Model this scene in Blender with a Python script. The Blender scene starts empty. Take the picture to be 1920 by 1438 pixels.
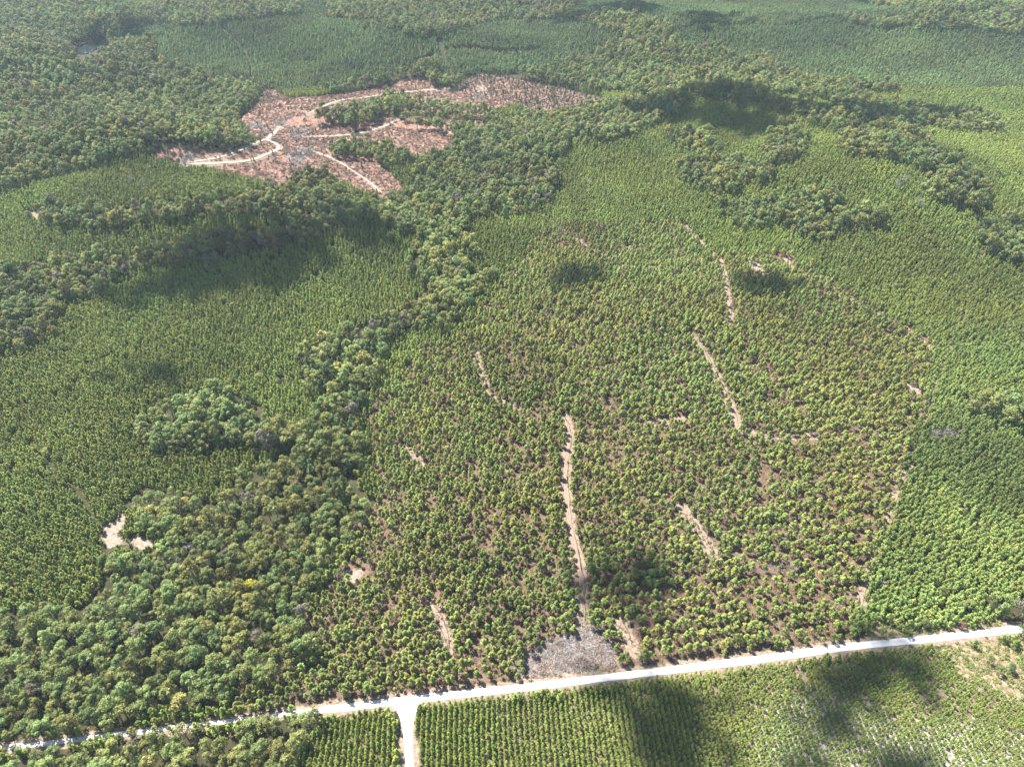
# Aerial view over pine plantations, thinned pine stand, broadleaf draws, a logged clearing and a gravel road
import bpy, math
import numpy as np
from mathutils import Vector

rng = np.random.default_rng(7)
R = math.radians
scene = bpy.context.scene
col = scene.collection

# ------------------------------------------------------------------ camera
CAM_H, PITCH, FPX, PW, PH = 400.0, R(42.0), 1297.0, 1920.0, 1438.0
cp, sp = math.cos(PITCH), math.sin(PITCH)
cam_d = bpy.data.cameras.new('camera')
cam_d.sensor_width = 36.0
cam_d.lens = 36.0 * FPX / PW
cam_d.clip_start, cam_d.clip_end = 1.0, 30000.0
cam = bpy.data.objects.new('camera', cam_d)
cam.location = (0, 0, CAM_H)
cam.rotation_euler = (R(90) - PITCH, 0, 0)
col.objects.link(cam)
scene.camera = cam


def project(x, y, z):
    """world -> photo pixels (1920 x 1438)"""
    dz = z - CAM_H
    depth = y * cp - dz * sp
    up = y * sp + dz * cp
    depth = np.where(depth < 1, 1, depth)
    return PW / 2 + FPX * x / depth, PH / 2 - FPX * up / depth, depth


# ------------------------------------------------------------------ noise and terrain
def vnoise(x, y, scale, seed=0):
    x = np.asarray(x, float) / scale; y = np.asarray(y, float) / scale
    xi = np.floor(x); yi = np.floor(y)
    fx = x - xi; fy = y - yi
    fx = fx * fx * (3 - 2 * fx); fy = fy * fy * (3 - 2 * fy)

    def h(a, b):
        n = (a.astype(np.int64) * 374761393 + b.astype(np.int64) * 668265263 + seed * 1274126177) & 0xFFFFFFFF
        n = ((n ^ (n >> 13)) * 1274126177) & 0xFFFFFFFF
        n = (n ^ (n >> 16)) & 0xFFFFFFFF
        return n / 4294967295.0
    a = h(xi, yi); b = h(xi + 1, yi); c = h(xi, yi + 1); d = h(xi + 1, yi + 1)
    return (a * (1 - fx) + b * fx) * (1 - fy) + (c * (1 - fx) + d * fx) * fy


def fbm(x, y, scale, seed=0, o=3):
    s = 0; a = 1; t = 0
    for k in range(o):
        s = s + a * vnoise(x, y, scale / 2 ** k, seed + k * 17); t += a; a *= .5
    return s / t


def flat_ground(u, v, z=0.0):
    u = np.asarray(u, float); v = np.asarray(v, float)
    a = (u - PW / 2) / FPX; b = (PH / 2 - v) / FPX
    dy = cp + b * sp; dz = -sp + b * cp
    t = (z - CAM_H) / dz
    return a * t, dy * t


# gentle knolls: photo pixel of the crest, half widths in metres, height
DOMES = [(260, 320, 190, 75, 20), (330, 435, 150, 55, 13), (520, 470, 140, 70, 16), (1560, 345, 190, 110, 20),
         (1700, 420, 130, 80, 12), (1480, 255, 110, 70, 15), (1330, 205, 110, 60, 12), (1790, 62, 260, 120, 22),
         (840, 100, 200, 110, 18), (480, 75, 260, 140, 16), (100, 150, 120, 70, 14), (150, 400, 120, 45, 8),
         (1150, 590, 160, 90, 8), (1330, 60, 240, 140, 14), (1110, 285, 100, 60, 10), (580, 210, 90, 60, 8)]
DW = []
for (u, v, rx, ry, hh) in DOMES:
    gx, gy = flat_ground(u, v)
    DW.append((float(gx), float(gy), rx, ry, hh * 1.9))


PONDX, PONDY = [float(q) for q in flat_ground(172, 92)]


def height(x, y):
    x = np.asarray(x, float); y = np.asarray(y, float)
    far = np.clip((y - 350) / 500, 0, 1)
    z = (fbm(x, y, 420, 3, 2) - .5) * 34 * far + (fbm(x, y, 120, 9, 2) - .5) * (1.5 + 9 * far)
    for (a, b, rx, ry, hh) in DW:
        z = z + hh * np.exp(-((x - a) / rx) ** 2 - ((y - b) / ry) ** 2)
    w = np.exp(-(np.hypot(x - PONDX, y - PONDY) / 95) ** 4)
    return z * (1 - w) - 2.0 * w


def ground(u, v):
    x, y = flat_ground(u, v)
    for _ in range(8):
        x, y = flat_ground(u, v, height(x, y))
    return x, y


def gpts(poly):
    a = np.array(poly, float)
    x, y = ground(a[:, 0], a[:, 1])
    return np.stack([x, y], 1)


# ------------------------------------------------------------------ zones, traced on the photo and carried to the ground
HW = [
 [(-300,90),(0,95),(60,85),(140,70),(215,58),(215,100),(300,118),(420,150),(482,165),(440,212),(472,268),(430,278),(345,272),(280,268),(250,280),(165,305),(80,325),(10,350),(-300,380)],
 [(-300,-60),(0,-60),(560,-60),(560,25),(500,28),(390,42),(280,40),(200,58),(60,82),(-300,95)],
 [(45,388),(90,372),(170,392),(240,385),(300,372),(360,375),(440,360),(520,348),(540,330),(568,308),(605,318),(640,362),(690,372),(760,372),(790,300),(830,262),(905,240),(935,225),(1000,205),(1060,205),(1130,192),(1190,178),(1240,160),(1290,145),(1325,165),(1260,215),(1180,250),(1090,262),(1035,290),(1055,330),(1040,362),(1000,395),(930,392),(880,400),(872,430),(905,470),(862,515),(800,535),(775,500),(780,430),(700,410),(640,414),(600,440),(540,452),(480,470),(430,480),(330,490),(250,480),(330,455),(430,430),(520,410),(600,385),(540,392),(430,396),(340,402),(250,412),(170,422),(75,408)],
 [(800,535),(865,515),(930,500),(880,560),(830,600),(760,612),(700,655),(650,700),(640,640),(600,632),(660,610),(740,580)],
 [(650,690),(705,652),(695,720),(665,790),(610,845),(560,835),(600,770),(640,725)],
 [(555,665),(600,630),(650,640),(650,715),(620,728),(580,718)],
 [(265,790),(300,758),(400,718),(450,740),(500,768),(560,795),(590,805),(520,830),(440,822),(330,833),(280,833)],
 [(-300,520),(0,500),(100,482),(210,472),(285,478),(230,505),(165,540),(110,560),(85,620),(0,640),(-300,690)],
 [(-300,1180),(0,1130),(60,1118),(120,1138),(170,1120),(190,1042),(240,1036),(300,1036),(318,1000),(262,945),(228,930),(260,908),(330,902),(400,928),(480,880),(560,828),(640,786),(685,820),(672,880),(715,935),(650,1000),(615,1080),(560,1140),(600,1190),(520,1250),(440,1290),(400,1322),(0,1395),(-300,1430)],
 [(-300,1420),(0,1412),(300,1378),(560,1350),(610,1336),(575,1360),(556,1400),(556,1660),(-300,1660)],
 [(1330,170),(1400,172),(1500,192),(1640,212),(1700,228),(1745,258),(1690,243),(1625,223),(1592,250),(1555,235),(1500,208),(1440,190)],
 [(1430,278),(1450,240),(1480,218),(1500,240),(1522,278),(1500,293),(1450,293)],
 [(1570,262),(1600,246),(1680,248),(1740,268),(1800,288),(1830,318),(1862,350),(1835,385),(1790,375),(1740,350),(1730,338),(1760,318),(1720,308),(1700,298),(1640,283),(1600,281)],
 [(1275,300),(1330,293),(1400,298),(1470,303),(1440,333),(1400,343),(1350,368),(1300,348),(1275,333)],
 [(1390,383),(1450,368),(1580,353),(1592,363),(1540,388),(1600,383),(1662,398),(1640,415),(1580,423),(1530,440),(1490,430),(1465,412),(1430,420),(1395,418),(1350,388),(1345,368)],
 [(1240,245),(1330,243),(1362,268),(1340,283),(1280,273)],
 [(1585,28),(1640,33),(1800,13),(1880,18),(2200,35),(2200,80),(1880,58),(1800,40),(1740,43),(1650,48),(1600,40)],
 [(1805,733),(1840,740),(1880,743),(1920,733),(2200,720),(2200,790),(1920,775),(1880,778),(1840,763)],
 [(1872,1120),(1920,1110),(2200,1090),(2200,1180),(1925,1180),(1885,1165)],
 [(600,-60),(1100,-60),(1100,0),(1060,23),(960,28),(880,40),(830,46),(790,61),(740,50),(700,36),(620,28)],
 [(525,234),(545,221),(585,214),(625,200),(690,191),(740,174),(800,187),(880,195),(932,204),(936,226),(850,221),(770,212),(720,221),(700,234),(660,247),(648,235),(590,232),(545,237)],
 [(737,227),(790,224),(850,231),(908,240),(870,257),(840,257),(790,244),(745,239)],
 [(612,274),(640,261),(690,261),(740,269),(790,287),(770,302),(700,302),(640,299),(615,294)],
 [(1590,175),(1700,190),(1880,215),(1880,240),(1780,235),(1700,225),(1620,205)],
 [(1320,120),(1420,135),(1500,150),(1640,178),(1600,190),(1480,172),(1380,165),(1330,150)],
 [(1840,420),(1900,400),(2200,420),(2200,520),(1900,490),(1850,460)],
]
PINE_HOLES = [  # smooth pine patches inside the far broadleaf country
 [(-60,150),(0,125),(40,122),(60,140),(30,165),(-60,175)], [(95,150),(140,118),(190,125),(205,142),(150,165),(100,168)],
 [(-60,190),(0,172),(110,168),(160,176),(90,192),(0,200)], [(140,205),(190,190),(215,198),(170,214)], [(-60,225),(20,215),(45,225),(0,238)],
]
THIN = [[(880,570),(960,500),(1010,440),(1060,415),(1280,410),(1335,470),(1480,468),(1560,520),(1690,600),(1752,640),(1745,700),(1735,760),(1680,900),(1640,1050),(1612,1120),(1592,1195),(1300,1235),(1000,1280),(800,1302),(600,1325),(430,1340),(440,1292),(520,1252),(600,1192),(560,1142),(615,1082),(650,1002),(715,937),(700,850),(690,750),(760,670)]]
ROWS = [[(778,1319),(900,1300),(1100,1283),(1300,1262),(1450,1245),(1600,1224),(1750,1212),(1800,1262),(1850,1290),(1920,1318),(2200,1400),(2200,1660),(778,1660)],
        [(552,1660),(558,1420),(572,1385),(625,1352),(700,1333),(722,1336),(742,1352),(747,1390),(746,1660)]]
WEED = [[(1762,1212),(1905,1192),(2200,1170),(2200,1400),(1920,1318),(1850,1290),(1800,1262)], [(1640,1150),(1700,1168),(1790,1165),(1880,1165),(1885,1178),(1700,1194),(1620,1203)]]
CC = [[(285,283),(320,270),(400,282),(470,278),(485,262),(450,243),(447,220),(470,205),(485,190),(490,172),(512,168),(540,184),(600,181),(660,172),(720,163),(760,148),(800,146),(812,163),(858,168),(880,150),(900,138),(960,148),(1010,155),(1060,168),(1132,185),(1125,192),(1080,192),(1050,206),(990,206),(970,190),(935,205),(936,226),(912,232),(900,242),(862,247),(850,262),(822,285),(792,286),(760,300),(700,303),(730,320),(757,355),(725,376),(680,360),(620,325),(585,312),(562,322),(530,349),(480,335),(420,318),(350,306),(300,296)]]
PALE = [[(280,110),(300,60),(420,40),(600,30),(720,55),(790,68),(850,60),(900,70),(820,110),(700,140),(600,165),(480,160),(420,145),(310,115)],
        [(790,68),(870,48),(960,40),(1060,30),(1100,40),(1180,60),(1100,100),(1000,130),(900,135),(830,140)],
        [(1460,120),(1560,75),(1660,55),(1800,48),(2200,70),(2200,210),(1920,190),(1800,175),(1600,150),(1500,140)], [(1180,-60),(1560,-60),(1560,25),(1480,60),(1300,50),(1200,30)]]
SPARSE = [[(875,150),(900,135),(960,145),(1060,165),(1132,183),(1125,194),(1050,206),(985,206),(960,186),(890,180)], [(285,285),(320,268),(400,280),(470,276),(440,286),(330,298)]]
LANDING = [[(962,1262),(975,1222),(1040,1196),(1085,1185),(1088,1150),(1108,1150),(1120,1180),(1145,1205),(1152,1245),(1100,1254),(1000,1268)]]
SAND = [[(190,1010),(196,985),(215,978),(228,958),(240,960),(236,985),(214,1002),(232,1012),(262,1006),(300,1014),(292,1022),(270,1035),(250,1022),(225,1018),(205,1030)],
        [(1388,482),(1402,480),(1425,496),(1442,514),(1425,514),(1408,500)], [(632,1078),(650,1066),(678,1070),(690,1060),(672,1090),(650,1095)],
        [(1698,722),(1715,716),(1738,730),(1722,742)], [(1180,455),(1192,458),(1190,474),(1182,470)], [(885,168),(900,160),(918,163),(905,170)],
        [(640,1),(690,0),(692,5),(668,7)], [(1675,878),(1690,876),(1690,892),(1678,890)], [(390,12),(412,13),(410,17),(394,17)], [(1470,480),(1482,480),(1480,505),(1472,500)]]
POND = [(140,95),(150,86),(175,79),(202,76),(206,84),(184,92),(168,101),(150,103)]
# tracks: pixels, width in metres
TRAILS = [
 ([(1058,782),(1068,805),(1066,845),(1060,875),(1062,930),(1068,985),(1080,1040),(1090,1085),(1092,1130),(1096,1165)], 5.0),
 ([(1296,628),(1318,655),(1336,690),(1352,725),(1370,758),(1380,785),(1382,808)], 4.6),
 ([(1350,488),(1358,520),(1364,555),(1370,600)], 3.6), ([(1278,420),(1300,442),(1325,465),(1350,490)], 3.6),
 ([(888,660),(900,685),(908,715),(915,735)], 3.2), ([(915,742),(945,756),(975,768)], 2.6),
 ([(1278,952),(1296,975),(1318,1008),(1336,1038)], 4.4), ([(806,1128),(825,1160),(836,1190),(842,1215)], 4.2),
 ([(1165,1165),(1180,1200),(1185,1225)], 4.0), ([(755,838),(775,855),(788,872)], 3.4), ([(1010,400),(1045,425),(1090,455),(1150,490)], 2.6),
 ([(1230,500),(1190,497),(1150,505)], 2.0), ([(1400,812),(1480,820),(1550,818),(1570,825)], 2.2), ([(1200,800),(1235,792),(1280,787)], 2.4),
 ([(50,398),(62,405),(75,412)], 3.0), ([(1480,500),(1560,545),(1640,585),(1690,610),(1740,650)], 2.6)]
GAPS = [([(68,832),(95,872),(115,892)], 1.8), ([(135,905),(160,940),(175,968),(190,990)], 1.8), ([(0,770),(14,782)], 2.2)]  # dark slots between rows
TRACKS = [  # pale haul tracks in the logged clearing
 ([(345,309),(400,308),(470,303),(500,292),(520,283),(526,273),(506,266),(497,262),(513,249),(526,238)], 6.5),
 ([(345,308),(420,295),(470,278),(497,263)], 5.0), ([(578,214),(600,204),(622,194),(655,186),(700,180),(722,177)], 5.0),
 ([(722,177),(770,172),(820,168),(862,168)], 4.0), ([(570,257),(640,255),(690,248),(725,236),(745,226)], 4.5), ([(590,285),(630,300),(655,318),(690,338),(712,360)], 4.0)]
EAST_TRACK = ([(1612,1150),(1622,1100),(1640,1045),(1662,985),(1684,925),(1700,880),(1722,820),(1740,765),(1752,715),(1762,690),(1790,640),(1806,590),(1826,520),(1846,462)], 1.7)

RX0, RY0, RS = -400, -160, 2
NXr, NYr = 1370, 960
ZONE = np.zeros((NYr, NXr), np.uint8)
uu = RX0 + (np.arange(NXr) + .5) * RS
vv = RY0 + (np.arange(NYr) + .5) * RS
UU, VV = np.meshgrid(uu, vv)


def inside(poly, X, Y):
    p = np.array(poly, float); n = len(p)
    r = np.zeros(X.shape, bool)
    for i in range(n):
        x1, y1 = p[i]; x2, y2 = p[(i + 1) % n]
        if y1 == y2: continue
        c = ((y1 > Y) != (y2 > Y)) & (X < (x2 - x1) * (Y - y1) / (y2 - y1) + x1)
        r ^= c
    return r


def seg_dist(pts, X, Y):
    d = np.full(X.shape, 1e9)
    for (x1, y1), (x2, y2) in zip(pts[:-1], pts[1:]):
        dx, dy = x2 - x1, y2 - y1; L = dx * dx + dy * dy + 1e-9
        t = np.clip(((X - x1) * dx + (Y - y1) * dy) / L, 0, 1)
        d = np.minimum(d, np.hypot(X - x1 - t * dx, Y - y1 - t * dy))
    return d


def paint(raster, polys, val):
    for p in polys:
        a = np.array(p, float)
        i0 = max(0, int((a[:, 0].min() - RX0) / RS) - 1); i1 = min(NXr, int((a[:, 0].max() - RX0) / RS) + 2)
        j0 = max(0, int((a[:, 1].min() - RY0) / RS) - 1); j1 = min(NYr, int((a[:, 1].max() - RY0) / RS) + 2)
        m = inside(p, UU[j0:j1, i0:i1], VV[j0:j1, i0:i1])
        raster[j0:j1, i0:i1][m] = val


Z_YP, Z_FAR, Z_HW, Z_THIN, Z_ROWS, Z_WEED, Z_CC, Z_SPARSE, Z_BARE = 0, 1, 2, 3, 4, 5, 6, 7, 8
ZONE[VV < 165] = Z_FAR
paint(ZONE, [[(820,165),(1300,160),(1300,110),(820,110)]], Z_FAR)
paint(ZONE, THIN, Z_THIN)
paint(ZONE, HW, Z_HW)
paint(ZONE, PINE_HOLES, Z_FAR)
# patch the standing strips back over the clearing
cc_r = np.zeros_like(ZONE); paint(cc_r, CC, 1)
strips = np.zeros_like(ZONE); paint(strips, HW[20:23], 1)
ZONE[(cc_r == 1) & (strips == 0)] = Z_CC
paint(ZONE, SPARSE, Z_SPARSE)
ZONE[(strips == 1)] = Z_HW
paint(ZONE, ROWS, Z_ROWS)
paint(ZONE, WEED, Z_WEED)
paint(ZONE, LANDING, Z_BARE)
paint(ZONE, SAND, Z_BARE)
paint(ZONE, [POND, [(132,98),(150,86),(205,76),(212,90),(190,104),(160,109),(138,106)]], Z_BARE)


PALER = np.zeros_like(ZONE); paint(PALER, PALE, 1)


def pale_at(u, v):
    return PALER[np.clip(((v - RY0) / RS).astype(int), 0, NYr - 1), np.clip(((u - RX0) / RS).astype(int), 0, NXr - 1)] == 1


def zone_at(u, v):
    i = np.clip(((u - RX0) / RS).astype(int), 0, NXr - 1); j = np.clip(((v - RY0) / RS).astype(int), 0, NYr - 1)
    return ZONE[j, i]


# ------------------------------------------------------------------ roads on the ground
MAIN_PX = [(-260,1434),(0,1402),(100,1392),(300,1367),(600,1331),(700,1320),(800,1308),(1000,1287),(1200,1263),(1400,1239),(1600,1211),(1700,1202),(1776,1194),(1905,1180),(2000,1165),(2150,1130)]
SIDE_PX = [(765,1318),(764,1345),(765,1380),(768,1438),(772,1560),(778,1660)]


def smooth_line(px, step=4.0):
    p = gpts(px)
    d = np.r_[0, np.cumsum(np.hypot(*np.diff(p, axis=0).T))]
    n = max(2, int(d[-1] / step)); t = np.linspace(0, d[-1], n)
    x = np.interp(t, d, p[:, 0]); y = np.interp(t, d, p[:, 1])
    k = 5 if n > 14 else 1
    for _ in range(2):
        if k > 1:
            w = np.ones(k) / k
            xx = np.convolve(np.pad(x, k // 2, 'edge'), w, 'valid'); yy = np.convolve(np.pad(y, k // 2, 'edge'), w, 'valid')
            xx[0], yy[0], xx[-1], yy[-1] = x[0], y[0], x[-1], y[-1]; x, y = xx, yy
    return np.stack([x, y], 1)


main_l = smooth_line(MAIN_PX); side_l = smooth_line(SIDE_PX)
trail_l = [(smooth_line(p, 3.0), w) for p, w in TRAILS]
gap_l = [(smooth_line(p, 3.0), w) for p, w in GAPS]
track_l = [(smooth_line(p, 5.0), w) for p, w in TRACKS]
east_l = (smooth_line(EAST_TRACK[0], 5.0), EAST_TRACK[1])
MAIN_HW, SIDE_HW = 2.4, 2.2


# ------------------------------------------------------------------ helpers: meshes, tags, materials
def tag(o, label=None, cat=None, group=None, kind=None):
    if label: o['label'] = label
    if cat: o['category'] = cat
    if group: o['group'] = group
    if kind: o['kind'] = kind
    return o


def mesh_np(name, V, F, mats, mat_idx=None, smooth=False, attrs=None):
    """V (n,3), F list of (m,k) arrays with the same k or one array"""
    me = bpy.data.meshes.new(name)
    Fs = F if isinstance(F, list) else [F]
    tot = [np.full(len(f), f.shape[1]) for f in Fs]
    loops = np.concatenate([f.ravel() for f in Fs]).astype(np.int32); tot = np.concatenate(tot).astype(np.int32)
    me.vertices.add(len(V)); me.vertices.foreach_set('co', np.ascontiguousarray(V, np.float32).ravel())
    me.loops.add(len(loops)); me.loops.foreach_set('vertex_index', loops)
    me.polygons.add(len(tot)); me.polygons.foreach_set('loop_start', np.r_[0, np.cumsum(tot)[:-1]].astype(np.int32))
    if smooth: me.polygons.foreach_set('use_smooth', np.ones(len(tot), bool))
    else: me.polygons.foreach_set('use_smooth', np.zeros(len(tot), bool))
    for m in mats: me.materials.append(m)
    if mat_idx is not None: me.polygons.foreach_set('material_index', np.asarray(mat_idx, np.int32))
    for k, a in (attrs or {}).items():
        at = me.attributes.new(k, 'FLOAT', 'POINT'); at.data.foreach_set('value', np.ascontiguousarray(a, np.float32))
    me.update(); me.validate()
    return me


def link(name, me, parent=None):
    o = bpy.data.objects.new(name, me); col.objects.link(o)
    if parent: o.parent = parent
    return o


class NT:
    def __init__(s, name):
        s.m = bpy.data.materials.new(name); s.m.use_nodes = True
        s.t = s.m.node_tree; s.t.nodes.clear()
        s.out = s.n('ShaderNodeOutputMaterial')

    def n(s, ty, **kw):
        nd = s.t.nodes.new(ty)
        for k, v in kw.items(): setattr(nd, k, v)
        return nd

    def l(s, a, b): s.t.links.new(a, b)

    def noise(s, vec, scale, detail=3, rough=.6):
        nd = s.n('ShaderNodeTexNoise'); nd.inputs['Scale'].default_value = scale; nd.inputs['Detail'].default_value = detail
        nd.inputs['Roughness'].default_value = rough; s.l(vec, nd.inputs['Vector']); return nd.outputs['Fac']

    def ramp(s, fac, stops, interp='LINEAR'):
        nd = s.n('ShaderNodeValToRGB'); nd.color_ramp.interpolation = interp
        while len(nd.color_ramp.elements) < len(stops): nd.color_ramp.elements.new(.5)
        for e, (p, c) in zip(nd.color_ramp.elements, stops): e.position = p; e.color = (*c, 1)
        s.l(fac, nd.inputs['Fac']); return nd.outputs['Color']

    def mix(s, fac, a, b, mode='MIX'):
        nd = s.n('ShaderNodeMix', data_type='RGBA', blend_type=mode)
        for v, sock in ((fac, nd.inputs[0]), (a, nd.inputs[6]), (b, nd.inputs[7])):
            if isinstance(v, (int, float)): sock.default_value = v
            elif isinstance(v, tuple): sock.default_value = (*v, 1)
            else: s.l(v, sock)
        return nd.outputs[2]

    def math(s, op, a, b=0.0, c=None):
        nd = s.n('ShaderNodeMath', operation=op)
        for v, sock in zip((a, b, c), nd.inputs):
            if v is None: continue
            if isinstance(v, (int, float)): sock.default_value = v
            else: s.l(v, sock)
        return nd.outputs[0]

    def step(s, x, lo, hi):
        nd = s.n('ShaderNodeMapRange', interpolation_type='SMOOTHSTEP')
        s.l(x, nd.inputs[0]); nd.inputs[1].default_value = lo; nd.inputs[2].default_value = hi
        return nd.outputs[0]


def leaf_material(name, translucent=.25):
    k = NT(name)
    at = k.n('ShaderNodeAttribute', attribute_type='INSTANCER', attribute_name='tint')
    geo = k.n('ShaderNodeNewGeometry')
    v = k.math('MULTIPLY_ADD', geo.outputs['Random Per Island'], .6, .7)
    hsv = k.n('ShaderNodeHueSaturation'); k.l(at.outputs['Color'], hsv.inputs['Color']); k.l(v, hsv.inputs['Value'])
    d = k.n('ShaderNodeBsdfPrincipled'); k.l(hsv.outputs[0], d.inputs['Base Color']); d.inputs['Roughness'].default_value = .55
    d.inputs['Specular IOR Level'].default_value = .12
    tr = k.n('ShaderNodeBsdfTranslucent'); k.l(hsv.outputs[0], tr.inputs['Color'])
    mx = k.n('ShaderNodeMixShader'); mx.inputs[0].default_value = translucent
    k.l(d.outputs[0], mx.inputs[1]); k.l(tr.outputs[0], mx.inputs[2]); k.l(mx.outputs[0], k.out.inputs['Surface'])
    return k.m


def plain_material(name, stops, scale, rough=.9, coord='Object'):
    k = NT(name); tc = k.n('ShaderNodeTexCoord')
    b = k.n('ShaderNodeBsdfPrincipled'); b.inputs['Roughness'].default_value = rough; b.inputs['Specular IOR Level'].default_value = .2
    k.l(k.ramp(k.noise(tc.outputs[coord], scale, 4), stops), b.inputs['Base Color']); k.l(b.outputs[0], k.out.inputs['Surface'])
    return k.m


M_LEAF = leaf_material('leaf', .25)
M_NEEDLE = leaf_material('needle', .2)
M_BARK = plain_material('bark', [(.3, (.08, .06, .045)), (.7, (.17, .13, .10))], 2.0)
M_DEAD = plain_material('weathered_wood', [(.3, (0.149, 0.136, 0.130)), (.7, (0.260, 0.242, 0.229))], 1.2)
M_STICK = plain_material('cut_wood', [(.3, (0.110, 0.085, 0.070)), (.55, (0.190, 0.165, 0.145)), (.8, (0.260, 0.245, 0.230))], .5)


# ------------------------------------------------------------------ tree shapes
def unit(a): return a / np.maximum(np.linalg.norm(a, axis=-1, keepdims=True), 1e-9)


def leaf_quads(r, pos, nrm, size, aspect=.72):
    n = len(pos)
    t = unit(np.cross(nrm, r.normal(size=(n, 3)))); b = np.cross(nrm, t)
    s = (size * r.uniform(.65, 1.25, n))[:, None]
    c = [pos + t * s * .5, pos + b * s * .5 * aspect + t * s * .06, pos - t * s * .5, pos - b * s * .5 * aspect - t * s * .06]
    V = np.stack(c, 1).reshape(-1, 3)
    return V, np.arange(4 * n).reshape(-1, 4)


def tube(pts, rad, sides=5):
    pts = np.array(pts, float); V = []; F = []
    for i, p in enumerate(pts):
        d = unit((pts[min(i + 1, len(pts) - 1)] - pts[max(i - 1, 0)])[None])[0]
        a = unit(np.cross(d, [0.3, 1, 0.1])[None])[0]; b = np.cross(d, a)
        for k in range(sides):
            an = 2 * math.pi * k / sides
            V.append(p + rad[i] * (math.cos(an) * a + math.sin(an) * b))
    for i in range(len(pts) - 1):
        for k in range(sides):
            F.append((i * sides + k, i * sides + (k + 1) % sides, (i + 1) * sides + (k + 1) % sides, (i + 1) * sides + k))
    return np.array(V), np.array(F)


def join(parts):
    V = []; F = []; n = 0
    for v, f in parts: V.append(v); F.append(f + n); n += len(v)
    return np.concatenate(V), np.concatenate(F)


def clump_leaves(r, c, rad, n, size, up=.25, flat=1.0):
    d = unit(r.normal(size=(n * 2, 3)) + np.array([0, 0, up])); d = d[d[:, 2] > -.55][:n]
    pos = c + d * rad * np.array([1, 1, flat]) * r.uniform(.72, 1.05, (len(d), 1))
    nr = unit(d + np.array([0, 0, .25]) + .32 * r.normal(size=d.shape))
    return leaf_quads(r, pos, nr, size)


def broadleaf(seed):
    """height about 13, crown radius about 4.3"""
    r = np.random.default_rng(seed); parts = []
    H = r.uniform(11.5, 14); Rc = r.uniform(3.7, 4.6)
    limbs = []
    n = r.integers(12, 17)
    for i in range(n):
        th = r.uniform(0, 2 * math.pi); q = math.sqrt((i + .4) / n)
        rr = Rc * q * .82
        z = H - 1.6 - 4.8 * q ** 2.2 + r.normal() * .7
        c = np.array([rr * math.cos(th + 2.4 * i), rr * math.sin(th + 2.4 * i), z])
        rad = r.uniform(1.1, 1.95)
        parts.append(clump_leaves(r, c, rad, int(26 * rad ** 1.3) + 8, .78, .35, .82)); limbs.append(c)
    for i in range(5):
        th = r.uniform(0, 6.28); c = np.array([Rc * .75 * math.cos(th), Rc * .75 * math.sin(th), H * .48 + r.normal() * .6])
        parts.append(clump_leaves(r, c, 1.4, 30, .85, .1, .8))
    tr = [tube([(0, 0, -.6), (.1, 0, H * .3), (0, .15, H * .62), (.1, 0, H * .85)], [.32, .26, .17, .06], 6)]
    for c in limbs[4::4]:
        tr.append(tube([(0.05, 0.05, H * .38), c * .55 + np.array([0, 0, H * .25]), c], [.14, .09, .03], 4))
    return join(parts), join(tr)


def pine(seed, H, Rc, base, dens=1.0, tufts=9):
    """open-topped pine: crown from base*H up, made of upswept tufts around a straight trunk"""
    r = np.random.default_rng(seed); parts = []
    for i in range(tufts):
        t = i / max(1, tufts - 1)
        z = H * (base + (1 - base) * (t * .9)) + r.normal() * .04 * H; rr = Rc * (1 - t ** 1.6) ** .8 * r.uniform(.4, .82)
        th = i * 2.4 + r.uniform(-.5, .5)
        c = np.array([rr * math.cos(th), rr * math.sin(th), z]); rad = Rc * (.38 + .2 * (1 - t)) * r.uniform(.8, 1.25)
        parts.append(clump_leaves(r, c, rad, int(dens * 15), .42 * Rc, .5, .85))
    parts.append(clump_leaves(r, np.array([0, 0, H * .96]), Rc * .3, int(dens * 8), .3 * Rc, 1.0, 1.5))
    tr = tube([(0, 0, -.5), (0, 0, H * .5), (0, 0, H * .97)], [.035 * H * .5 + .04, .024 * H * .5 + .03, .02], 5)
    return join(parts), tr


def bare(seed):
    r = np.random.default_rng(seed); parts = []; H = r.uniform(9, 12)
    parts.append(tube([(0, 0, -.5), (.1, .1, H * .5), (0, .3, H)], [.26, .18, .05], 5))
    for i in range(15):
        z = H * r.uniform(.35, .95); th = i * 2.4; L = (H - z) * .35 + r.uniform(1.2, 2.6)
        d = np.array([math.cos(th), math.sin(th), .75]); p0 = np.array([0, .1, z]); p1 = p0 + d * L * .55; p2 = p0 + d * L + np.array([0, 0, .5])
        parts.append(tube([p0, p1, p2], [.12, .08, .03], 4))
        for k in range(5):
            q = p0 + (p2 - p0) * r.uniform(.35, 1); e = q + unit(r.normal(size=(1, 3)) + np.array([d * .8]))[0] * r.uniform(.7, 1.7)
            parts.append(tube([q, e], [.075, .03], 3))
    return join(parts)


def stick_heap(r, n, rad, hgt, lmin, lmax, thick):
    parts = []
    for i in range(n):
        q = math.sqrt(r.uniform()) ; th = r.uniform(0, 6.28)
        c = np.array([q * rad * math.cos(th), q * rad * math.sin(th), max(.1, hgt * (1 - q * q) * r.uniform(.6, 1.05))])
        d = unit((r.normal(size=3) * np.array([1, 1, .28]))[None])[0] * r.uniform(lmin, lmax) * .5
        w = thick * r.uniform(.5, 1.4)
        parts.append(tube([c - d, c + d], [w, w * .7], 4))
    return join(parts)


def combine(a, b):
    """crown a (material 0) and trunk b (material 1) in one mesh"""
    V = np.concatenate([a[0], b[0]]); F = np.concatenate([a[1], b[1] + len(a[0])])
    return V, F, np.r_[np.zeros(len(a[1])), np.ones(len(b[1]))]


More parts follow.
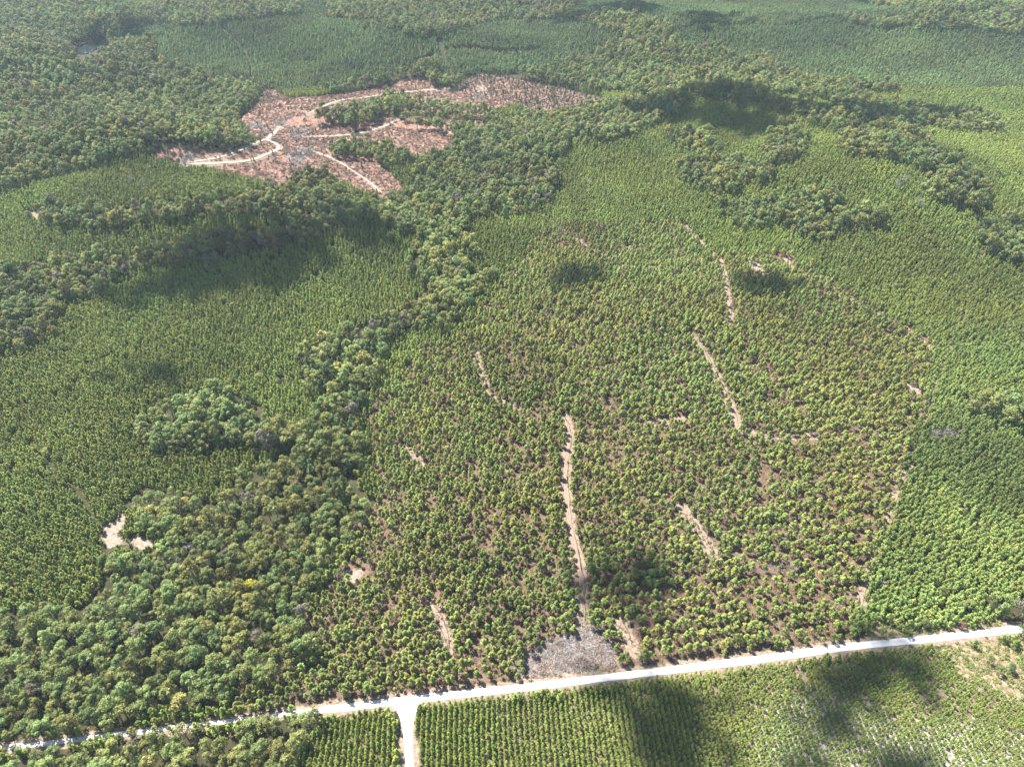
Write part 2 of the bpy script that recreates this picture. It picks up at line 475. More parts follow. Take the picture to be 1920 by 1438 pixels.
BL = [broadleaf(100 + i) for i in range(8)]
TP = [pine(200 + i, 8.6 + (i % 3) * .9, 2.35, .45, 1.6, 10) for i in range(7)]        # thinned stand
YP = [pine(300 + i, 6.5 + (i % 3) * .4, 1.95, .2, 1.5, 9) for i in range(6)]         # dense plantation
RP = [pine(400 + i, 4.6 + (i % 3) * .25, 1.2, .12, 1.3, 8) for i in range(6)]       # planted rows
BT = [bare(500 + i) for i in range(5)]


def two_mat(name, pr, leaf):
    V, F, mi = combine(*pr)
    return mesh_np(name, V, F, [leaf, M_BARK], mi)


ME_BL_C = [mesh_np('broadleaf_crown', *p[0], [M_LEAF]) for p in BL]
ME_BL_T = [mesh_np('broadleaf_trunk', *p[1], [M_BARK]) for p in BL]
ME_BL = [two_mat('broadleaf', p, M_LEAF) for p in BL]
ME_TP = [two_mat('pine', p, M_NEEDLE) for p in TP]
ME_YP = [two_mat('young_pine', p, M_NEEDLE) for p in YP]
ME_RP = [two_mat('row_pine', p, M_NEEDLE) for p in RP]
ME_BT = [mesh_np('bare_tree', *p, [M_DEAD]) for p in BT]


def shrub(seed):
    r = np.random.default_rng(seed)
    ps = [clump_leaves(r, np.array([r.normal() * .6, r.normal() * .6, .25 + .25 * r.uniform()]), r.uniform(.45, .85), 16, .5, .6, .7) for _ in range(4)]
    return join(ps)


ME_SH = [mesh_np('shrub', *shrub(600 + i), [M_LEAF]) for i in range(4)]
ME_SL = []
for i in range(4):
    ME_SL.append(mesh_np('slash', *stick_heap(np.random.default_rng(700 + i), 16, 2.6, .35, 1.2, 3.6, .085), [M_STICK]))


# ------------------------------------------------------------------ scatter object: one stuff object, instances on its points
def scatter(name, label, cat, P, tint, scl, rot, var, meshes):
    me = bpy.data.meshes.new(name); n = len(P)
    me.vertices.add(n); me.vertices.foreach_set('co', np.ascontiguousarray(P, np.float32).ravel())
    def at(k, ty, key, a):
        x = me.attributes.new(k, ty, 'POINT'); x.data.foreach_set(key, np.ascontiguousarray(a).ravel())
    at('tint', 'FLOAT_VECTOR', 'vector', tint.astype(np.float32)); at('scl', 'FLOAT_VECTOR', 'vector', scl.astype(np.float32))
    at('rot', 'FLOAT_VECTOR', 'vector', rot.astype(np.float32)); at('var', 'INT', 'value', var.astype(np.int32))
    o = link(name, me); tag(o, label, cat, None, 'stuff')
    ng = bpy.data.node_groups.new(name + '_scatter', 'GeometryNodeTree')
    ng.interface.new_socket('Geometry', in_out='INPUT', socket_type='NodeSocketGeometry')
    ng.interface.new_socket('Geometry', in_out='OUTPUT', socket_type='NodeSocketGeometry')
    N = ng.nodes; L = ng.links
    gi = N.new('NodeGroupInput'); go = N.new('NodeGroupOutput')
    iop = N.new('GeometryNodeInstanceOnPoints'); iop.inputs['Pick Instance'].default_value = True
    g2i = N.new('GeometryNodeGeometryToInstance')
    for m in reversed(meshes):
        src = bpy.data.objects.new(m.name + '_shape', m)
        oi = N.new('GeometryNodeObjectInfo'); oi.inputs['Object'].default_value = src; oi.inputs['As Instance'].default_value = False
        L.new(oi.outputs['Geometry'], g2i.inputs[0])
    def na(k, dt):
        nd = N.new('GeometryNodeInputNamedAttribute'); nd.data_type = dt; nd.inputs['Name'].default_value = k; return nd.outputs[0]
    m2p = N.new('GeometryNodeMeshToPoints')
    L.new(gi.outputs[0], m2p.inputs['Mesh']); L.new(m2p.outputs[0], iop.inputs['Points'])
    L.new(g2i.outputs[0], iop.inputs['Instance']); L.new(na('var', 'INT'), iop.inputs['Instance Index'])
    L.new(na('scl', 'FLOAT_VECTOR'), iop.inputs['Scale']); L.new(na('rot', 'FLOAT_VECTOR'), iop.inputs['Rotation'])
    L.new(iop.outputs[0], go.inputs[0])
    md = o.modifiers.new('scatter', 'NODES'); md.node_group = ng
    return o


# a few trees that stand out on their own: name, px, label, mesh kind, size, colour
SPECIAL = [
 ('broadleaf_tree', 478, 1112, 'yellow-leaved broadleaf crown among dark green broadleaf trees', 'b', 1.1, (.30, .27, .02)),
 ('broadleaf_tree', 556, 918, 'dull purple-brown broadleaf crown at the edge of the thinned stand', 'b', .8, (.15, .085, .080)),
 ('broadleaf_tree', 1803, 1178, 'rusty brown shrubby tree on the bare verge above the white road', 'b', .5, (.15, .07, .05)),
 ('broadleaf_tree', 1912, 1192, 'dark broadleaf overhanging the far end of the white road', 'b', .95, (.05, .085, .03)),
 ('broadleaf_tree', 1892, 1258, 'dark round bush in the weedy corner below the road', 'b', .6, (.06, .10, .04)),
 ('broadleaf_tree', 1868, 1262, 'green bush beside a dark round bush in the weedy corner', 'b', .55, (.10, .13, .04)),
 ('broadleaf_tree', 1850, 1240, 'pale green bush nearest the road in the weedy corner', 'b', .58, (.13, .15, .05)),
 ('broadleaf_tree', 1700, 1192, 'light green bush on the verge across from the cloud-shaded rows', 'b', .5, (.12, .15, .03)),
 ('broadleaf_tree', 240, 1345, 'pale yellowish broadleaf crown just above the road', 'b', 1.1, (.17, .18, .05)),
 ('bare_tree', 362, 1040, 'bare white-grey tree by the sandy clearing', 't', 1.0, None),
 ('bare_tree', 322, 1070, 'bare grey tree among green crowns below the sandy clearing', 't', .9, None),
 ('bare_tree', 338, 1062, 'thin bare grey tree next to another bare tree below the clearing', 't', .8, None),
 ('bare_tree', 548, 1002, 'bare grey tree standing in dark broadleaf woods', 't', .9, None),
 ('bare_tree', 452, 1030, 'small bare tree in a pale gap of the broadleaf woods', 't', .7, None),
 ('bare_tree', 84, 628, 'white bare tree at the edge of a bushy strip', 't', 1.1, None),
 ('bare_tree', 70, 632, 'bare grey tree beside a whiter one by the bushy strip', 't', 1.0, None),
 ('bare_tree', 802, 505, 'tall white dead tree by the broadleaf belt', 't', 1.0, None),
 ('bare_tree', 40, 545, 'grey bare tree inside the bushy strip', 't', 1.0, None),
 ('bare_tree', 306, 785, 'bare grey tree in the broadleaf clump among dense pines', 't', 1.1, None),
 ('bare_tree', 420, 732, 'bare grey tree at the upper edge of the broadleaf clump', 't', 1.0, None),
 ('bare_tree', 960, 655, 'white dead tree alone among dark thinned pines', 't', .8, None),
 ('bare_tree', 250, 350, 'grey dead tree on the bright pine knoll', 't', 1.2, None),
 ('bare_tree', 272, 355, 'second grey dead tree on the bright pine knoll', 't', 1.1, None),
 ('bare_tree', 1690, 352, 'grey dead tree amid bright pines near a broadleaf grove', 't', 1.3, None),
 ('bare_tree', 1678, 360, 'bare tree beside another in bright pines near a grove', 't', 1.2, None),
 ('bare_tree', 1720, 395, 'bare tree below the grove edge in bright pines', 't', 1.2, None),
 ('bare_tree', 1650, 1100, 'thin grey dead tree by the track along the dense pines', 't', .7, None),
 ('bare_tree', 480, 408, 'grey dead tree in the broadleaf draw', 't', 1.1, None),
 ('bare_tree', 1100, 352, 'pale dead tree in grassy young pines by the draw', 't', 1.1, None),
 ('bare_tree', 1705, 1188, 'thin bare tree on the verge beside a light green bush', 't', .5, None),
]
D1 = [(1745 + q * 11, 815 + w * 7) for q in range(5) for w in range(2)]
for n_, (a, b) in enumerate(D1):
    SPECIAL.append(('bare_tree', a + rng.uniform(-4, 4), b + rng.uniform(-4, 4), 'grey leafless tree in a dead patch of the dense plantation', 't', .62, None))
for n_, (a, b) in enumerate([(1415, 1072), (1428, 1078), (1440, 1070), (1452, 1076), (1462, 1066), (1478, 1068), (1488, 1074)]):
    SPECIAL.append(('bare_tree', a, b, 'bluish grey leafless tree in a dead cluster of the thinned stand', 't', .6, None))
SPW = [tuple(float(q) for q in ground(a, b)) + (5.2 * sz if kd == 'b' else 2.8,) for (_n, a, b, _l, kd, sz, _c) in SPECIAL]


def clear_of_singles(x, y):
    ok = np.ones(len(x), bool)
    for (a, b, r_) in SPW: ok &= (x - a) ** 2 + (y - b) ** 2 > r_ * r_
    return ok


# ------------------------------------------------------------------ candidate points
def in_view(x, y, z, ml=300, mt=140, mb=230):
    u, v, d = project(x, y, z)
    return (u > -ml) & (u < PW + ml) & (v > -mt) & (v < PH + mb) & (y > 20)


def grid(sx, sy, jit, ang, jy=None, x0=-1750, x1=1750, y0=30, y1=2350, seed=1):
    """jittered grid rotated by ang about the junction; returns x, y, column and line numbers"""
    r = np.random.default_rng(seed)
    ca, sa = math.cos(ang), math.sin(ang)
    ext = 2900
    I = np.arange(-int(ext / sx), int(ext / sx)); J = np.arange(-int(ext / sy), int(ext / sy))
    out = []
    for j0 in range(0, len(J), 200):
        a, b = np.meshgrid(I, J[j0:j0 + 200])
        a = a.ravel(); b = b.ravel()
        p = a * sx; q = b * sy
        X = JX + p * ca - q * sa; Y = JY + p * sa + q * ca
        m = (X > x0) & (X < x1) & (Y > y0) & (Y < y1) & (np.abs(X) < 260 + .86 * Y)
        a, b, X, Y = a[m], b[m], X[m], Y[m]
        X = X + r.uniform(-1, 1, len(X)) * jit * sx; Y = Y + r.uniform(-1, 1, len(Y)) * (jit if jy is None else jy) * sy
        m = in_view(X, Y, 0.0); out.append((X[m], Y[m], a[m], b[m]))
    return [np.concatenate(k) for k in zip(*out)]


JX, JY = [float(k) for k in ground(765, 1316)]
ra = gpts([(0, 1404), (1600, 1211)]); ROAD_ANG = math.atan2(ra[1, 1] - ra[0, 1], ra[1, 0] - ra[0, 0])


def near_path(x, y, line, w):
    m = (x > line[:, 0].min() - w) & (x < line[:, 0].max() + w) & (y > line[:, 1].min() - w) & (y < line[:, 1].max() + w)
    d = np.full(x.shape, 1e3); d[m] = seg_dist(line, x[m], y[m]); return d


def clear_of_roads(x, y, extra):
    ok = clear_of_singles(x, y) & (near_path(x, y, main_l, 20) > np.where(x < JX - 62, MAIN_HW - 2.2, MAIN_HW + 1.3) + extra) & (near_path(x, y, side_l, 20) > SIDE_HW + 1.5 + extra)
    for l, w in trail_l: ok &= near_path(x, y, l, 20) > w * .55 + extra * .45
    for l, w in track_l: ok &= near_path(x, y, l, 20) > w * .6 + extra * .5
    for l, w in gap_l: ok &= near_path(x, y, l, 20) > w * .5 + extra * .5
    ok &= near_path(x, y, east_l[0], 20) > east_l[1] * .35
    return ok


def zone_of(x, y, lift, wob=4.0, seed=0):
    z = height(x, y)
    wx = (vnoise(x, y, 9, 31 + seed) - .5) * 2 * wob; wy = (vnoise(x, y, 9, 77 + seed) - .5) * 2 * wob
    wx = wx + (vnoise(x, y, 28, 32 + seed) - .5) * 2.2 * wob; wy = wy + (vnoise(x, y, 28, 78 + seed) - .5) * 2.2 * wob
    u, v, d = project(x + wx, y + wy, z + lift)
    return zone_at(u, v), z, u, v, d


def open_ground(x, y, z):
    u, v, d = project(x, y, z); q = zone_at(u, v)
    return (q == Z_CC) | (q == Z_SPARSE) | (q == Z_BARE)


def hue(base, x, y, n_seed, amp=.22, rnd=.16, warm=.15):
    """per-tree colour: a broad patch drift and a personal one"""
    n = len(x)
    k = 1 + amp * 2 * (fbm(x, y, 90, n_seed) - .5) * 1.6 + rng.normal(0, rnd, n)
    w = warm * ((fbm(x, y, 60, n_seed + 5) - .5) * 2 + rng.normal(0, .6, n))
    c = np.array(base)[None] * np.clip(k, .45, 1.8)[:, None]
    w = np.maximum(w, -.16)
    c[:, 0] *= np.clip(1 + w, .55, 1.6); c[:, 2] *= np.clip(1 - .3 * w, .6, 1.1)
    return c


def stand_gap(x, y, seed, w):
    wv = (fbm(x, y, 180, seed, 2) - .5) * 90
    a = (x * .94 + y * .34 + wv) % 340; b = (y * .97 - x * .24 + wv) % 430
    return (a < w) | (b < w * 1.6)


def stand(x, y, seed):
    q = np.floor((fbm(x, y, 260, seed, 2)) * 9).astype(int)
    return np.array([.86, 1.12, .95, 1.18, .9, 1.06, .84, 1.14, 1.0, .92])[(q * 7 + seed) % 10]


C_YP = (.142, .176, .038); C_TP = (.160, .188, .046); C_HW = (.128, .152, .048); C_RP = (.132, .172, .030); C_FAR = (.098, .140, .052)
sets = {'pine_plantation': [], 'pine_woodland': [], 'broadleaf_forest': [], 'undergrowth': [], 'slash_debris': [], 'bare': []}


def scl_of(n, lo, hi, zl=.85, zh=1.15):
    s = rng.uniform(lo, hi, n); return np.stack([s * rng.uniform(.9, 1.1, n), s * rng.uniform(.9, 1.1, n), s * rng.uniform(zl, zh, n)], 1)


def rot_of(n, tilt=.05): return np.stack([rng.normal(0, tilt, n), rng.normal(0, tilt, n), rng.uniform(0, 6.283, n)], 1)


def add(key, x, y, z, tint, scl, var, off):
    n = len(x); sets[key].append([np.stack([x, y, z], 1), tint, scl, rot_of(n), var + off])


# dense young plantation
x, y, a, b = grid(3.1, 3.1, .34, R(14), seed=11)
zn, z, u, v, d = zone_of(x, y, 5.5)
ok = (zn == Z_YP) & ~open_ground(x, y, z) & clear_of_roads(x, y, 1.6) & (rng.uniform(size=len(x)) > .05 + .25 * (fbm(x, y, 25, 61) > .68))
x, y, z, v_, u_ = x[ok], y[ok], z[ok], v[ok], u[ok]
t = hue(C_YP, x, y, 21, .3, .14, .12) * stand(x, y, 3)[:, None]
east = (u_ > 1600) & (v_ > 600); t[east] *= np.array([.93, .95, 1.1])
add('pine_plantation', x, y, z, t, scl_of(len(x), .85, 1.2) * (1 + .25 * (fbm(x, y, 120, 44) - .5))[:, None], rng.integers(0, 6, len(x)), 0)
# odd broadleaf and grey snags among them
m = rng.uniform(size=len(x)) < .012
add('broadleaf_forest', x[m], y[m], z[m], hue(C_HW, x[m], y[m], 23), scl_of(m.sum(), .5, .8, .7, .9), rng.integers(0, 8, m.sum()), 0)

# far pine country and far mixed woods
x, y, a, b = grid(3.7, 3.7, .36, R(-8), seed=12)
zn, z, u, v, d = zone_of(x, y, 6.0)
mixn = fbm(x, y, 210, 71) + .12 * (fbm(x, y, 40, 72) - .5)
pl = pale_at(u, v); hwfar = (zn == Z_FAR) & (mixn > .53) & ~pl
ok = (zn == Z_FAR) & ~open_ground(x, y, z) & ~stand_gap(x, y, 4, 5.5) & ~hwfar & (rng.uniform(size=len(x)) > .06)
t = hue(C_FAR, x[ok], y[ok], 25, .25, .15, .12) * stand(x[ok], y[ok], 4)[:, None]
t[pl[ok]] *= np.array([1.16, 1.14, 1.05])
add('pine_woodland', x[ok], y[ok], z[ok], t, scl_of(ok.sum(), .6, 1.08), rng.integers(0, 7, ok.sum()), 0)

# broadleaf woods: jittered lines that follow the main road
HWS = 7.0
x, y, hi, hj = grid(HWS, HWS, .36, ROAD_ANG, seed=13)
zn, z, u, v, d = zone_of(x, y, 12.0, 6.0)
mixn = fbm(x, y, 210, 71) + .12 * (fbm(x, y, 40, 72) - .5)
ok = ((zn == Z_HW) | ((zn == Z_FAR) & (mixn > .51) & ~pale_at(u, v))) & ~open_ground(x, y, z) & clear_of_roads(x, y, 1.9)
x, y, z, u, v, d, hi, hj = [k[ok] for k in (x, y, z, u, v, d, hi, hj)]
hw_t = hue(C_HW, x, y, 27, .34, .2, .22)
q = rng.uniform(size=len(x)); hw_t[q < .05] = np.array([.12, .135, .035]); hw_t[q > .97] = np.array([.13, .115, .085])
hw_s = scl_of(len(x), .66, 1.26, .85, 1.3); hw_v = rng.integers(0, 8, len(x))
hw_s *= np.where(v < 850, 1.25, 1.0)[:, None]
pm = (rng.uniform(size=len(x)) < .10 + .25 * (fbm(x, y, 70, 55) > .55)) & ~((u < 760) & (v > 900))   # pines mixed through the broadleaf draws
add('pine_woodland', x[pm], y[pm], z[pm], hue((.10, .135, .045), x[pm], y[pm], 57, .2, .2, .15), scl_of(pm.sum(), 1.0, 1.45) * np.array([1, 1, 1.25]), rng.integers(0, 7, pm.sum()), 0)
x, y, z, u, v, d, hi, hj, hw_t, hw_s, hw_v = [k[~pm] for k in (x, y, z, u, v, d, hi, hj, hw_t, hw_s, hw_v)]
hw = dict(x=x, y=y, z=z, u=u, v=v, d=d, i=hi, j=hj, t=hw_t, s=hw_s, k=hw_v)

# thinned pine stand, rows parallel to the road with whole rows taken out
x, y, ti, tj = grid(3.2, 3.8, .38, ROAD_ANG + R(1.5), .17, seed=14)
zn, z, u, v, d = zone_of(x, y, 6.0)
band = np.where(tj % 2 == 0, -.8, .8) * np.clip((u - 850) / 300, 0, 1) * np.clip((v - 560) / 250, 0, 1)
x = x - band * math.sin(ROAD_ANG); y = y + band * math.cos(ROAD_ANG)
open_ = np.clip((u - 900) / 500, 0, 1) * np.clip((v - 640) / 250, 0, 1)
gap = fbm(x, y, 20, 81, 2)
keep = rng.uniform(size=len(x)) > .06 + .12 * open_ + np.where(gap > .66, .35, 0)
keep &= ~((tj % 5 == 2) & (rng.uniform(size=len(x)) < .12 + .3 * open_))
ok = (zn == Z_THIN) & keep & clear_of_roads(x, y, 1.3)
x, y, z, u, v, d, ti, tj = [k[ok] for k in (x, y, z, u, v, d, ti, tj)]
tp_t = hue(C_TP, x, y, 29, .24, .16, .15)
q = rng.uniform(size=len(x)); tp_t[q < .025] = np.array([.13, .085, .06])
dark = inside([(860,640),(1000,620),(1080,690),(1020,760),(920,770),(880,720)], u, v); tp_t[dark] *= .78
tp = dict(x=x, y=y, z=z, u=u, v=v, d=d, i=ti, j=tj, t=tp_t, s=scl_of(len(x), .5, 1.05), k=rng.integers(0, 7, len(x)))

# planted rows below the road
ROW_ANG = R(3.2)
x, y, ri, rj = grid(3.0, 1.55, .0, ROW_ANG, x0=-260, x1=520, y0=30, y1=420, seed=15)
r2 = np.random.default_rng(5)
x = x + r2.normal(0, .12, len(x)) + (vnoise(x, y, 14, 91) - .5) * .9; y = y + r2.normal(0, .3, len(x))
zn, z, u, v, d = zone_of(x, y, 2.0, 1.5)
lean = np.clip((u - 1250) / 500, 0, 1)
gapn = vnoise(x, y, 4.5, 83) * .75 + .25 * vnoise(x, y, 30, 84)
keep = (r2.uniform(size=len(x)) > .02 + .08 * lean) & (gapn < .86 - .05 * lean)
ok = (zn == Z_ROWS) & keep & clear_of_roads(x, y, .7)
x, y, z, u, v, d, ri, rj = [k[ok] for k in (x, y, z, u, v, d, ri, rj)]
edge = np.clip(1.18 - .012 * np.abs(x - np.interp(y, side_l[::-1, 1], side_l[::-1, 0])), .0, 1.0)
sz = 1.0 + .14 * (edge > .6) - .14 * np.clip((u - 1250) / 500, 0, 1)
rp = dict(x=x, y=y, z=z, u=u, v=v, d=d, i=ri, j=rj, t=hue(C_RP, x, y, 33, .18, .12, .1), s=scl_of(len(x), .88, 1.12) * sz[:, None], k=rng.integers(0, 6, len(x)))

# trees left standing in the logged clearing
x, y, a, b = grid(6.0, 6.0, .48, R(20), seed=16)
zn, z, u, v, d = zone_of(x, y, 3.0)
pr = np.where(zn == Z_SPARSE, .72, np.where(zn == Z_CC, .05, 0))
ok = (rng.uniform(size=len(x)) < pr) & clear_of_roads(x, y, .5)
add('pine_woodland', x[ok], y[ok], z[ok], hue((.075, .095, .045), x[ok], y[ok], 35), scl_of(ok.sum(), .55, .9, 1.0, 1.5) * np.array([.75, .75, 1]), rng.integers(0, 7, ok.sum()), 0)
add('slash_debris', *[np.repeat(k, 1) for k in (x[ok], y[ok], z[ok])], np.zeros((ok.sum(), 3)), scl_of(ok.sum(), .7, 1.2), rng.integers(0, 4, ok.sum()), 0)

# low growth: weeds between thinned pines, on verges, in the weedy corner and over the logged ground
x, y, a, b = grid(2.5, 2.5, .48, R(31), seed=17)
zn, z, u, v, d = zone_of(x, y, .4, 2.0)
p = np.select([zn == Z_THIN, zn == Z_WEED, zn == Z_CC, zn == Z_SPARSE, zn == Z_ROWS], [.5, .8, .40, .35, .05], 0) * np.clip(.3 + 1.4 * fbm(x, y, 22, 95), 0, 1.2)
dm = near_path(x, y, main_l, 20); p = np.where((dm < 9) & (p < .4), .34, p)
ok = (rng.uniform(size=len(x)) < p) & (dm > MAIN_HW + .9) & (near_path(x, y, side_l, 20) > SIDE_HW + 1.0)
for l, w in track_l + trail_l[:3] + [east_l]: ok &= near_path(x, y, l, 20) > w * .5 + .4
x, y, z, zn = x[ok], y[ok], z[ok], zn[ok]
t = hue((.105, .115, .040), x, y, 37, .3, .25, .35)
red = (zn == Z_CC) | (zn == Z_SPARSE) | (rng.uniform(size=len(x)) < .33)
t[red] = hue((.105, .062, .042), x[red], y[red], 38, .4, .3, .25)
t[zn == Z_WEED] = hue((.115, .140, .035), x[zn == Z_WEED], y[zn == Z_WEED], 39, .2, .2, .2)
sc = scl_of(len(x), .5, 1.15, .6, 1.2); sc[zn == Z_WEED] *= 1.5; sc[zn == Z_CC] *= 1.5
add('undergrowth', x, y, z, t, sc, rng.integers(0, 4, len(x)), 0)

# cut sticks: landing, clearing and thinned rows
x, y, a, b = grid(2.3, 2.3, .48, R(47), seed=18)
zn, z, u, v, d = zone_of(x, y, .2, 2.0)
land = inside(LANDING[0], u, v)
ok = rng.uniform(size=len(x)) < np.select([land, zn == Z_CC, zn == Z_SPARSE, zn == Z_THIN], [.85, .25, .3, .035], 0)
ok &= near_path(x, y, main_l, 20) > MAIN_HW + 2.5
for l, w in track_l: ok &= near_path(x, y, l, 20) > w * .5 + 1.5
x, y, z = x[ok], y[ok], z[ok]
add('slash_debris', x, y, z, np.zeros((len(x), 3)), scl_of(len(x), .35, 1.25, .5, 2.4), rng.integers(0, 4, len(x)), 0)

# ------------------------------------------------------------------ single trees: about 300 of each kind, nearest first
ORD = 'first second third fourth fifth sixth seventh eighth ninth tenth eleventh twelfth thirteenth fourteenth fifteenth sixteenth seventeenth eighteenth nineteenth'.split()
TENS = {2: ('twentieth', 'twenty'), 3: ('thirtieth', 'thirty'), 4: ('fortieth', 'forty'), 5: ('fiftieth', 'fifty'), 6: ('sixtieth', 'sixty'), 7: ('seventieth', 'seventy'), 8: ('eightieth', 'eighty'), 9: ('ninetieth', 'ninety')}


def ordinal(n):
    if n < 20: return ORD[n - 1]
    if n >= 100: return 'hundred-and-' + ordinal(n - 100) if n > 100 else 'hundredth'
    return TENS[n // 10][0] if n % 10 == 0 else TENS[n // 10][1] + '-' + ORD[n % 10 - 1]


def shade(c, lo, hi):
    b = c[1]
    return 'dark' if b < lo else ('pale' if b > hi else 'mid-green')


def rank_in(lines, pos):
    """rank of each item by pos within its line"""
    o = np.lexsort((pos, lines)); rk = np.zeros(len(lines), int); prev = None; c = 0
    for i in o:
        c = 1 if lines[i] != prev else c + 1
        prev = lines[i]; rk[i] = c
    return rk


def take(D, n, score=None):
    vis = (D['u'] > 6) & (D['u'] < PW - 6) & (D['v'] > 0) & (D['v'] < PH - 4)
    s = (D['s'].mean(1) / D['d'] if score is None else score).copy(); s[~vis] = -1
    idx = np.argsort(-s)[:n]; m = np.zeros(len(s), bool); m[idx] = True
    return m & vis


def place(root, D, i):
    root.location = (D['x'][i], D['y'][i], D['z'][i]); root.scale = D['s'][i]; root.rotation_euler = (0, 0, rng.uniform(0, 6.283))


def single(name, me, D, i, label, cat, group):
    o = link(name, me); place(o, D, i); o['tint'] = [float(c) for c in D['t'][i]]; tag(o, label, cat, group); return o


# planted pines: whole rows either side of the side road
sx_at = lambda yy: np.interp(yy, side_l[::-1, 1], side_l[::-1, 0])
right_blk = rp['x'] > sx_at(rp['y'])
rows_r = np.unique(rp['i'][right_blk & (rp['v'] < PH)]); rows_l = np.unique(rp['i'][~right_blk & (rp['v'] < PH)])[::-1]
rowno = np.zeros(len(rp['x']), int)
for n_, rr in enumerate(rows_r): rowno[right_blk & (rp['i'] == rr)] = n_ + 1
for n_, rr in enumerate(rows_l): rowno[~right_blk & (rp['i'] == rr)] = n_ + 1
rp_rank = rank_in(rp['i'] + 5000 * right_blk, -rp['j'])
m = take(rp, 300, 1.0 / (rowno + .001 * rp_rank + 1))
bs = np.percentile(rp['t'][:, 1], [33, 67])
for i in np.nonzero(m)[0]:
    w = shade(rp['t'][i], *bs)
    single('planted_pine', ME_RP[rp['k'][i]], rp, i, f"{w} young pine, {ordinal(rp_rank[i])} below the main road, {ordinal(rowno[i])} row of the {'large' if right_blk[i] else 'small'} block",
           'young pine', 'young pines planted in rows beside the side road')
k = ~m; n = k.sum()
sets['pine_plantation'].append([np.stack([rp['x'], rp['y'], rp['z']], 1)[k], rp['t'][k], rp['s'][k], rot_of(n), rp['k'][k] + 6])

# thinned pines along the road
m = take(tp, 300)
lines = tp['j'] - tp['j'][m].min() + 1
side = tp['x'] > JX
rk = rank_in(lines * 2 + side, np.abs(tp['x'] - JX))
bs = np.percentile(tp['t'][:, 1], [33, 67])
for i in np.nonzero(m)[0]:
    w = shade(tp['t'][i], *bs)
    single('pine_tree', ME_TP[tp['k'][i]], tp, i, f"{w} pine in {ordinal(lines[i])} line above the road, {ordinal(rk[i])} from the junction {'toward' if side[i] else 'away from'} the landing",
           'pine tree', 'pines standing in the thinned stand along the gravel road')
k = ~m; n = k.sum()
sets['pine_woodland'].append([np.stack([tp['x'], tp['y'], tp['z']], 1)[k], tp['t'][k], tp['s'][k], rot_of(n), tp['k'][k]])

# broadleaf trees near the road
near = (hw['u'] < 760) & (hw['v'] > 900)
m = take(hw, 300, np.where(near, hw['s'].mean(1) ** .3 / hw['d'], 0))
mid_y = np.interp(hw['x'], main_l[:, 0], main_l[:, 1]); above = hw['y'] > mid_y
ln = np.zeros(len(hw['x']), int)
for flag in (True, False):
    js = np.unique(hw['j'][m & (above == flag)]); js = js if flag else js[::-1]
    for n_, jj in enumerate(js): ln[(hw['j'] == jj) & (above == flag)] = n_ + 1
rk = rank_in(ln + 100 * above, -hw['x'] + np.where(near, 0, 1e5))
bs = np.percentile(hw['t'][:, 1], [33, 67]); ss = np.percentile(hw['s'][:, 0], [35, 65])
for i in np.nonzero(m)[0]:
    w = shade(hw['t'][i], *bs); sw = 'small ' if hw['s'][i, 0] < ss[0] else ('large ' if hw['s'][i, 0] > ss[1] else '')
    ref = 'from the pine end' if above[i] else 'from the planted pines'
    o = bpy.data.objects.new('broadleaf_tree', None); col.objects.link(o); place(o, hw, i); o.empty_display_size = .5
    tag(o, f"{sw}{w} broadleaf in {ordinal(ln[i])} line {'above' if above[i] else 'below'} the road, {ordinal(rk[i])} {ref}", 'broadleaf tree', 'broadleaf trees crowding the gravel road')
    c = link('crown', ME_BL_C[hw['k'][i]], o); c['tint'] = [float(q) for q in hw['t'][i]]
    link('trunk', ME_BL_T[hw['k'][i]], o)
k = ~m; n = k.sum()
sets['broadleaf_forest'].append([np.stack([hw['x'], hw['y'], hw['z']], 1)[k], hw['t'][k], hw['s'][k], rot_of(n), hw['k'][k]])

GSNAG = {'grey leafless tree in a dead patch of the dense plantation': 'leafless trees of the dead patch in the plantation',
         'bluish grey leafless tree in a dead cluster of the thinned stand': 'leafless trees of the dead cluster in the thinned stand'}
for (nm, a, b, lab, kd, sz, c) in SPECIAL:
    X, Y = [float(q) for q in ground(a, b)]; Zg = float(height(X, Y)); i = int(rng.integers(0, 5))
    if kd == 'b':
        o = bpy.data.objects.new(nm, None); col.objects.link(o)
        k_ = link('crown', ME_BL_C[i], o); k_['tint'] = list(c); link('trunk', ME_BL_T[i], o)
    else:
        o = link(nm, ME_BT[i])
    o.location = (X, Y, Zg); o.scale = (sz, sz, sz); o.rotation_euler = (0, 0, rng.uniform(0, 6.28))
    tag(o, lab, 'broadleaf tree' if kd == 'b' else 'bare tree', GSNAG.get(lab))

# brush piles on the logged ground
PILES = [(525, 232, 9, 'grey brush pile where the haul track meets the upper strip of trees'), (478, 236, 11, 'long grey brush heap near the upper bend of the haul track'),
         (562, 246, 10, 'grey brush pile just below the upper strip of trees'), (555, 258, 8, 'grey brush heap right at the middle of the clearing'),
         (572, 284, 13, 'broad grey brush pile beside the lower haul track'), (556, 298, 10, 'pale brush pile below the broad one by the lower track'),
         (352, 300, 10, 'flat grey brush pile at the narrow end of the clearing'), (690, 192, 11, 'grey brush pile beside the far haul track'),
         (900, 180, 12, 'pale brush pile beside the sandy landing among sparse trees'), (500, 250, 7, 'small brush pile on the inside of the track bend')]
for n_, (a, b, rr, lab) in enumerate(PILES):
    lab = lab.replace('right at', 'at')
    X, Y = [float(q) for q in ground(a, b)]
    me = mesh_np('brush_pile', *stick_heap(np.random.default_rng(800 + n_), 230, 1.0, .16, .12, .34, .012), [M_DEAD])
    o = link('brush_pile', me); o.location = (X, Y, float(height(X, Y))); o.scale = (rr, rr * .8, rr * .9); o.rotation_euler = (0, 0, rng.uniform(0, 6.28))
    tag(o, lab, 'brush pile', 'brush piles left on the logged clearing')

